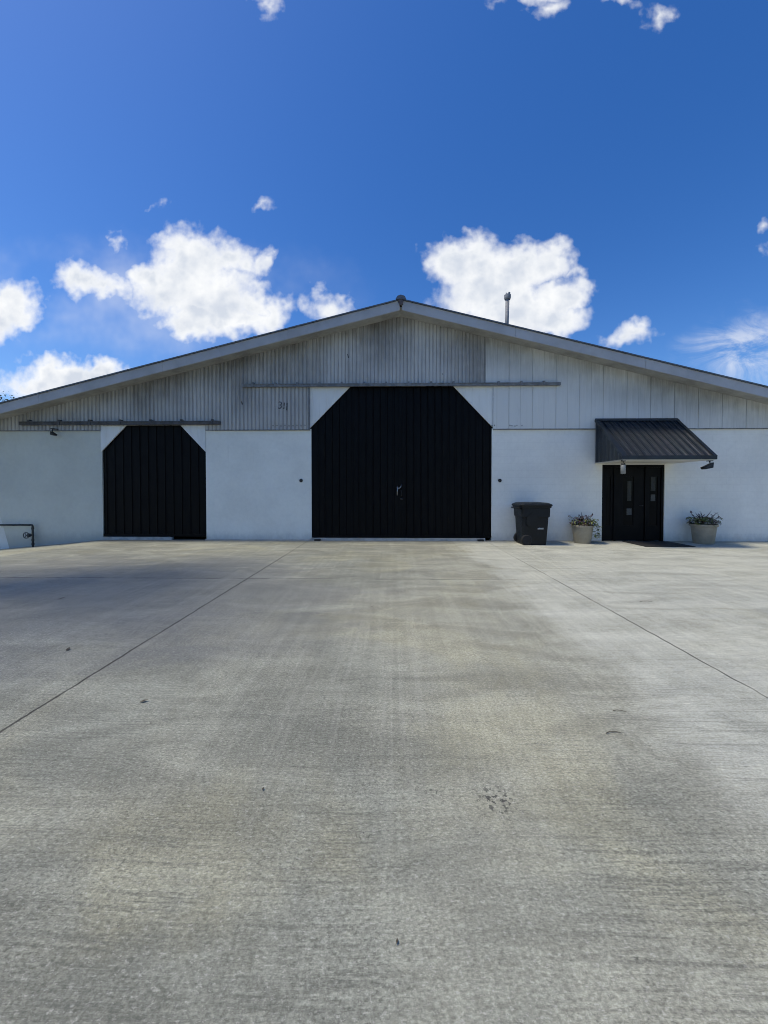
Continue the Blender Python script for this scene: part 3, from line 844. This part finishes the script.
# ------------------------------------------------------------------ lamps
yl = D - AD + .06
lx, lz = at(623.2, 469, yl)
ln = empty('hanging_lantern', (lx, yl, lz), 'small pale cylinder lantern hanging under the left corner of the awning', 'lamp', 'lamps around the entrance')
bm = bm_new(); lathe(bm, [(.035, -.125), (.055, -.12), (.06, .09), (.04, .105)], seg=16)
link('glass_shade', bm, M['lampglass'], ln, smooth=True)
bm = bm_new(); lathe(bm, [(.045, .106), (.05, .125), (.03, .15), (.012, .16)], seg=16); tube(bm, [(0, 0, .15), (0, 0, AB - .03 - lz)], .012, 8)
tube(bm, [(-.05, 0, AB - .032 - lz), (.05, 0, AB - .032 - lz)], .022, 8)
link('stem', bm, M['iron'], ln)
yl = D - AD + .08
def floodlight(x, y, z, ztop, label, yaw, s=1):
    f = empty('floodlight', (x, y, z), label, 'lamp', rz=yaw)
    bm = bm_new()
    hexa(bm, [(-.12*s, -.07*s, -.13*s), (.08*s, -.06*s, -.09*s), (.08*s, .06*s, -.09*s), (-.12*s, .07*s, -.13*s), (-.16*s, -.07*s, -.08*s), (.10*s, -.05*s, .05*s), (.10*s, .05*s, .05*s), (-.16*s, .07*s, -.08*s)])
    link('lamp_head', bm, M['iron'], f, bevel=.008*s)
    bm = bm_new(); tube(bm, [(.03*s, 0, .04*s), (.03*s, 0, ztop - z)], .016*s, 8); box(bm, -.02*s, .08*s, -.05*s, .05*s, ztop - z - .02, ztop - z - .001)
    link('bracket', bm, M['iron'], f)
fx, fz_ = at(708.5, 464.3, yl)
floodlight(fx, yl, fz_, AB - .03, 'black floodlight hanging under the right corner of the awning', 0)
fx, fz_ = at(53, 432.5, D - .14)
fl = floodlight(fx, D - .14, fz_, fz_ + .12, 'small black floodlight fixed to the left wall under the gable cladding', R(160), .75)
o = [c for c in C.objects if c.name.startswith('bracket')][-1]
bm = bmesh.new(); bm.from_mesh(o.data); box(bm, -.05, .06, -.135, .02, .10, .118); bm.to_mesh(o.data); bm.free()

# ------------------------------------------------------------------ water pipe at the left end
yp = D - .12
xv, zt_ = at(32.6, 525, yp)
pipe = empty('water_pipe', (xv, yp, ground_z(xv)), 'dark bent water pipe with a valve standing against the far left wall', 'pipe')
h = zt_ - ground_z(xv)
bm = bm_new(); tube(bm, [(0, 0, -.05), (0, 0, h - .03), (-.012, 0, h - .008), (-.035, 0, h)], .026, 10); tube(bm, [(-.034, 0, h), (-3.2, 0, h)], .026, 10)
link('pipe_run', bm, M['waterpipe'], pipe, smooth=True)
bm = bm_new()
for zz_ in (.08, .2, h - .1):
    bm = bm_new(); lathe(bm, [(.02, zz_ - .03), (.036, zz_ - .03), (.036, zz_ + .03), (.02, zz_ + .03)], seg=12)
    link('pipe_collar', bm, M['waterpipe'], pipe)
bm = bm_new()
vz_ = h - .30
tube(bm, [(0, 0, vz_), (-.10, 0, vz_)], .026, 10); tube(bm, [(-.10, -.02, vz_ - .05), (-.10, -.02, vz_ + .05)], .04, 12)
link('valve', bm, M['waterpipe'], pipe, smooth=True)
bm = bm_new()
ring = [(-.15 + .085 * math.cos(a), -.05, vz_ + .085 * math.sin(a)) for a in [2 * math.pi * i / 20 for i in range(21)]]
tube(bm, ring, .012, 6)
for a in (0, 2.09, 4.19): tube(bm, [(-.15, -.05, vz_), (-.15 + .085 * math.cos(a), -.05, vz_ + .085 * math.sin(a))], .009, 5)
tube(bm, [(-.15, -.06, vz_), (-.15, .0, vz_), (-.1, 0, vz_)], .016, 6)
link('valve_wheel', bm, M['waterpipe'], pipe)

# ------------------------------------------------------------------ litter on the concrete
def on_ground(px, py):
    d = ray(px, py); t = -CAM_H / d.z
    return d.x * t, d.y * t
def twig(px, py, L, curve, rz, label):
    x, y = on_ground(px, py)
    bm = bm_new()
    tube(bm, [(-L / 2, 0, .006), (-L / 6, curve, .009), (L / 5, curve * .8, .008), (L / 2, -curve * .2, .005)], .0026, 6, .0014)
    o = link('twig', bm, M['twig'], loc=(x, y, 0)); o.rotation_euler.z = rz
    return tag(o, label, 'twig')
twig(614, 734, .10, .014, R(4), 'short curved dark twig lying nearest the camera on the right of the yard')
twig(620, 712, .085, .008, R(-8), 'thin straight twig lying just behind the curved twig on the yard')
twig(646, 602, .16, .015, R(0), 'short dark twig on the pale slab beyond the right joint')
def dry_leaf(px, py, s, rz, label):
    x, y = on_ground(px, py)
    bm = bm_new(); leaf_quad(bm, Vector((-s / 2, 0, .006)), Vector((1, 0, .1)), Vector((0, 0, 1)), s, s * .45, -.05)
    o = link('dry_leaf', bm, M['dryleaf'], loc=(x, y, ground_z(x))); o.rotation_euler.z = rz
    return tag(o, label, 'leaf')
dry_leaf(144, 702, .06, R(15), 'brown dry leaf on the grey slab between the left joint and the middle')
dry_leaf(62, 599, .09, R(60), 'dark leaf at the far left, nearer the barn than any other leaf')
dry_leaf(68, 650, .07, R(110), 'small dark leaf left of the long joint on the darkened slab')
dry_leaf(397, 943, .018, R(80), 'tiny dark leaf on the brushed concrete nearest the camera')
dry_leaf(263, 790, .022, R(95), 'tiny upright brown leaf left of the middle of the yard')
dry_leaf(372, 607, .05, R(20), 'tiny leaf on the yard straight before the big barn door')

# ------------------------------------------------------------------ trees behind the barn
def tree(x, y, h, cr, seed, label, n=2600, leaf=.32, spread=.85):
    rnd = random.Random(seed)
    t = empty('broadleaf_tree', (x, y, -1.0), label, 'tree', 'trees behind the barn')
    bm = bm_new()
    tube(bm, [(0, 0, 0), (.1, .05, h * .3), (-.1, .1, h * .55), (.05, 0, h * .85)], .35, 9, .08)
    cl = []
    for i in range(11):
        a = i * 2.4; e = Vector((math.cos(a) * cr * rnd.uniform(.4, spread), math.sin(a) * cr * rnd.uniform(.4, spread), h * rnd.uniform(.5, .92)))
        tube(bm, [(0, .05, h * rnd.uniform(.3, .5)), e * .55 + Vector((0, 0, h * .22)), e], .12, 6, .03); cl.append(e)
    cl += [Vector((0, 0, h * .95)), Vector((.5, 0, h * .8)), Vector((-.6, .4, h * .7))]
    link('trunk', bm, M['bark'], t, smooth=True)
    bm = bm_new()
    for i in range(n):
        c = cl[rnd.randrange(len(cl))]
        v = Vector([max(-1.7, min(1.7, rnd.gauss(0, q))) for q in (1, 1, .75)]) * cr * .22 + c
        leaf_quad(bm, v, Vector((rnd.uniform(-1, 1), rnd.uniform(-1, 1), rnd.uniform(-1, .6))), Vector((0, 0, 1)), leaf * rnd.uniform(.7, 1.3), leaf * .7)
    link('crown', bm, M['treeleaf'], t)
dT = 48
def tx(px): return ray(px, 400).x / ray(px, 400).y * dT
def tz(py, px): return at(px, py, dT)[1]
tree(tx(-2), dT, tz(397.5, 2) + 1.1, 4.2, 3, 'dark leafy tree top showing over the far left roof edge')

tree(-10.5, 4.9, 17, 3.3, 9, 'tall open leafy tree standing outside the left edge of the yard', n=900, leaf=.30, spread=.75)
# ------------------------------------------------------------------ light
SUN_EL, SUN_AZ = 63., 263.                  # azimuth clockwise from +Y (the facade faces -Y)
el, az = R(SUN_EL), R(SUN_AZ)
sd_ = Vector((math.sin(az) * math.cos(el), math.cos(az) * math.cos(el), math.sin(el)))
sun_d = bpy.data.lights.new('sun', 'SUN'); sun_d.energy = 2.9; sun_d.angle = R(9); sun_d.color = (1, .91, .74)
sun = bpy.data.objects.new('sun', sun_d); C.objects.link(sun)
sun.rotation_euler = (-sd_).to_track_quat('-Z', 'Y').to_euler()

w = bpy.data.worlds.new('World'); sc.world = w; w.use_nodes = True
nt = NT(w.node_tree); nt.dim = '2D'; bg = w.node_tree.nodes['Background']
sky = nt.new('ShaderNodeTexSky'); sky.sky_type = 'NISHITA'; sky.sun_disc = False
sky.sun_elevation = el; sky.sun_rotation = az; sky.altitude = 100; sky.air_density = 1.0; sky.dust_density = .6; sky.ozone_density = 3.5
tc = nt.new('ShaderNodeTexCoord'); dirv = tc.outputs['Generated']
dx, dy, dz = nt.sep(dirv)
dyc = nt.math('MAXIMUM', dy, .05)
uv = nt.new('ShaderNodeCombineXYZ'); nt.put(uv.inputs[0], nt.math('DIVIDE', dx, dyc)); nt.put(uv.inputs[1], nt.math('DIVIDE', dz, dyc)); uv = uv.outputs[0]
w1 = nt.vmath('MULTIPLY', nt.vmath('SUBTRACT', nt.noise(uv, 9, 3, .6, col=True), (.5, .5, .5)), (.12, .10, 0))
w2 = nt.vmath('MULTIPLY', nt.vmath('SUBTRACT', nt.noise(uv, 30, 2, .6, col=True), (.5, .5, .5)), (.028, .026, 0))
wuv = nt.vmath('ADD', uv, nt.vmath('ADD', w1, w2))
def cl_uv(px, py):
    d = ray(px, py); return d.x / d.y, d.z / d.y
clouds = [  # px, py, half width, half height (photo degrees turned into directions of the sky)
    (200, 262, 46, 32), (178, 290, 54, 34), (215, 300, 50, 36), (150, 283, 30, 20), (232, 262, 26, 20), (255, 300, 26, 20), (274, 308, 18, 18), (200, 318, 48, 22), (185, 250, 28, 20),
    (82, 279, 28, 19), (100, 284, 24, 17), (245, 318, 40, 18),
    (468, 268, 44, 32), (516, 270, 44, 30), (548, 264, 28, 24), (490, 292, 60, 36), (560, 298, 32, 24), (520, 312, 60, 26), (455, 252, 20, 16), (550, 318, 44, 16), (572, 272, 9, 10),
    (10, 306, 34, 26), (28, 318, 22, 13), (-10, 315, 34, 34),
    (70, 380, 64, 20), (100, 372, 34, 13), (40, 388, 44, 16), (125, 374, 18, 8),
    (327, 304, 26, 14), (340, 306, 16, 10), (628, 335, 27, 13), (640, 336, 16, 9), (612, 340, 14, 8),
    (269, 9, 14, 11), (260, -4, 16, 8), (550, 6, 17, 10), (535, -8, 30, 9), (618, -2, 24, 7), (654, 14, 10, 12), (497, 2, 8, 6),
    (261, 205, 8, 4), (155, 209, 4, 3), (119, 246, 6, 6), (112, 236, 3, 3), (157, 256, 4, 4), (267, 252, 7, 7), (767, 224, 6, 5), (768, 253, 7, 7), (108, 288, 24, 15), (272, 314, 20, 17), (258, 262, 12, 15),
]
den = None
for px, py, hw, hh_ in clouds:
    u0, v0 = cl_uv(px, py); u1, _ = cl_uv(px + 1, py); _, v1 = cl_uv(px, py - 1)
    su = 1 / (abs(u1 - u0) * hw * 1.05); sv = 1 / (abs(v1 - v0) * hh_ * 1.06)
    q = nt.vmath('MULTIPLY_ADD', wuv, (su, sv, 0), (-u0 * su, -v0 * sv, 0))
    e = nt.math('MULTIPLY', nt.math('SUBTRACT', 1, nt.vmath('LENGTH', q)), min(1, math.sqrt(hw * hh_) / 31) * (.75 if py < 20 else 1))
    den = e if den is None else nt.math('SMOOTH_MAX', den, e, .08)
fbm = nt.noise(uv, 13, 6, .56)
fine_ = nt.noise(uv, 48, 3, .6)
dens = nt.math('ADD', den, nt.math('MULTIPLY_ADD', nt.math('SUBTRACT', fbm, .5), .65, nt.math('MULTIPLY', nt.math('SUBTRACT', fine_, .5), .15)))
alpha = nt.math('POWER', nt.ss(dens, -.10, .56), .8)
# thin high cirrus to the right, painted lens flare streak low on the left
u0, v0 = cl_uv(760, 352); q = nt.vmath('MULTIPLY', nt.vmath('SUBTRACT', wuv, (u0, v0, 0)), (4.2, 8, 0))
ci = nt.math('MULTIPLY', nt.ss(nt.vmath('LENGTH', q), .2, 1, .55, 0), nt.ss(nt.noise(nt.scl(uv, (1, 2.2, 1), (0, 0, R(-20))), 6, 6, .65, .6), .3, .7))
u0, v0 = cl_uv(110, 300); q = nt.scl(nt.vmath('SUBTRACT', wuv, (u0, v0, 0)), (1.3, 5, 1), (0, 0, R(24)))
flare = nt.math('MULTIPLY', nt.ss(nt.vmath('LENGTH', nt.vmath('MULTIPLY', q, (1, 1, 0))), .1, 1, .36, 0), nt.ss(nt.noise(uv, 3, 4, .6), .3, .7))
alpha = nt.math('MAXIMUM', alpha, nt.math('MAXIMUM', ci, flare))
alpha = nt.math('MULTIPLY', alpha, nt.ss(dy, .08, .2))
relief = nt.math('SUBTRACT', nt.noise(uv, 10, 4, .6), nt.noise(nt.vmath('ADD', uv, (-.012, .026, 0)), 10, 4, .6))
big_ = nt.noise(nt.vmath('ADD', uv, (3, 1, 0)), 7, 3, .55)
core = nt.math('ADD', nt.math('MULTIPLY', nt.ss(dens, .2, .85), nt.ss(big_, .30, .62, .2, 1.0)), nt.math('MULTIPLY', relief, -1.2), clamp=True)
ccol = nt.mix(core, (7.2, 7.3, 7.4, 1), (4.9, 5.3, 6.0, 1))
hs = nt.new('ShaderNodeHueSaturation'); nt.put(hs.inputs['Color'], sky.outputs[0])
hs.inputs['Saturation'].default_value = 1.33; hs.inputs['Value'].default_value = 1.12; hs.inputs['Hue'].default_value = .511
nt.put(bg.inputs['Color'], nt.mix(alpha, hs.outputs[0], ccol))
bg.inputs['Strength'].default_value = .122
w.cycles.sampling_method = 'MANUAL'; w.cycles.sample_map_resolution = 512

sc.view_settings.view_transform = 'Standard'; sc.view_settings.look = 'None'
sc.view_settings.gamma = 1; sc.view_settings.use_curve_mapping = False
sc.view_settings.exposure = 0.16
sc.cycles.max_bounces = 4
sc.cycles.filter_width = 1.0
sc.cycles.use_adaptive_sampling = True; sc.cycles.adaptive_threshold = .03; sc.cycles.adaptive_min_samples = 12
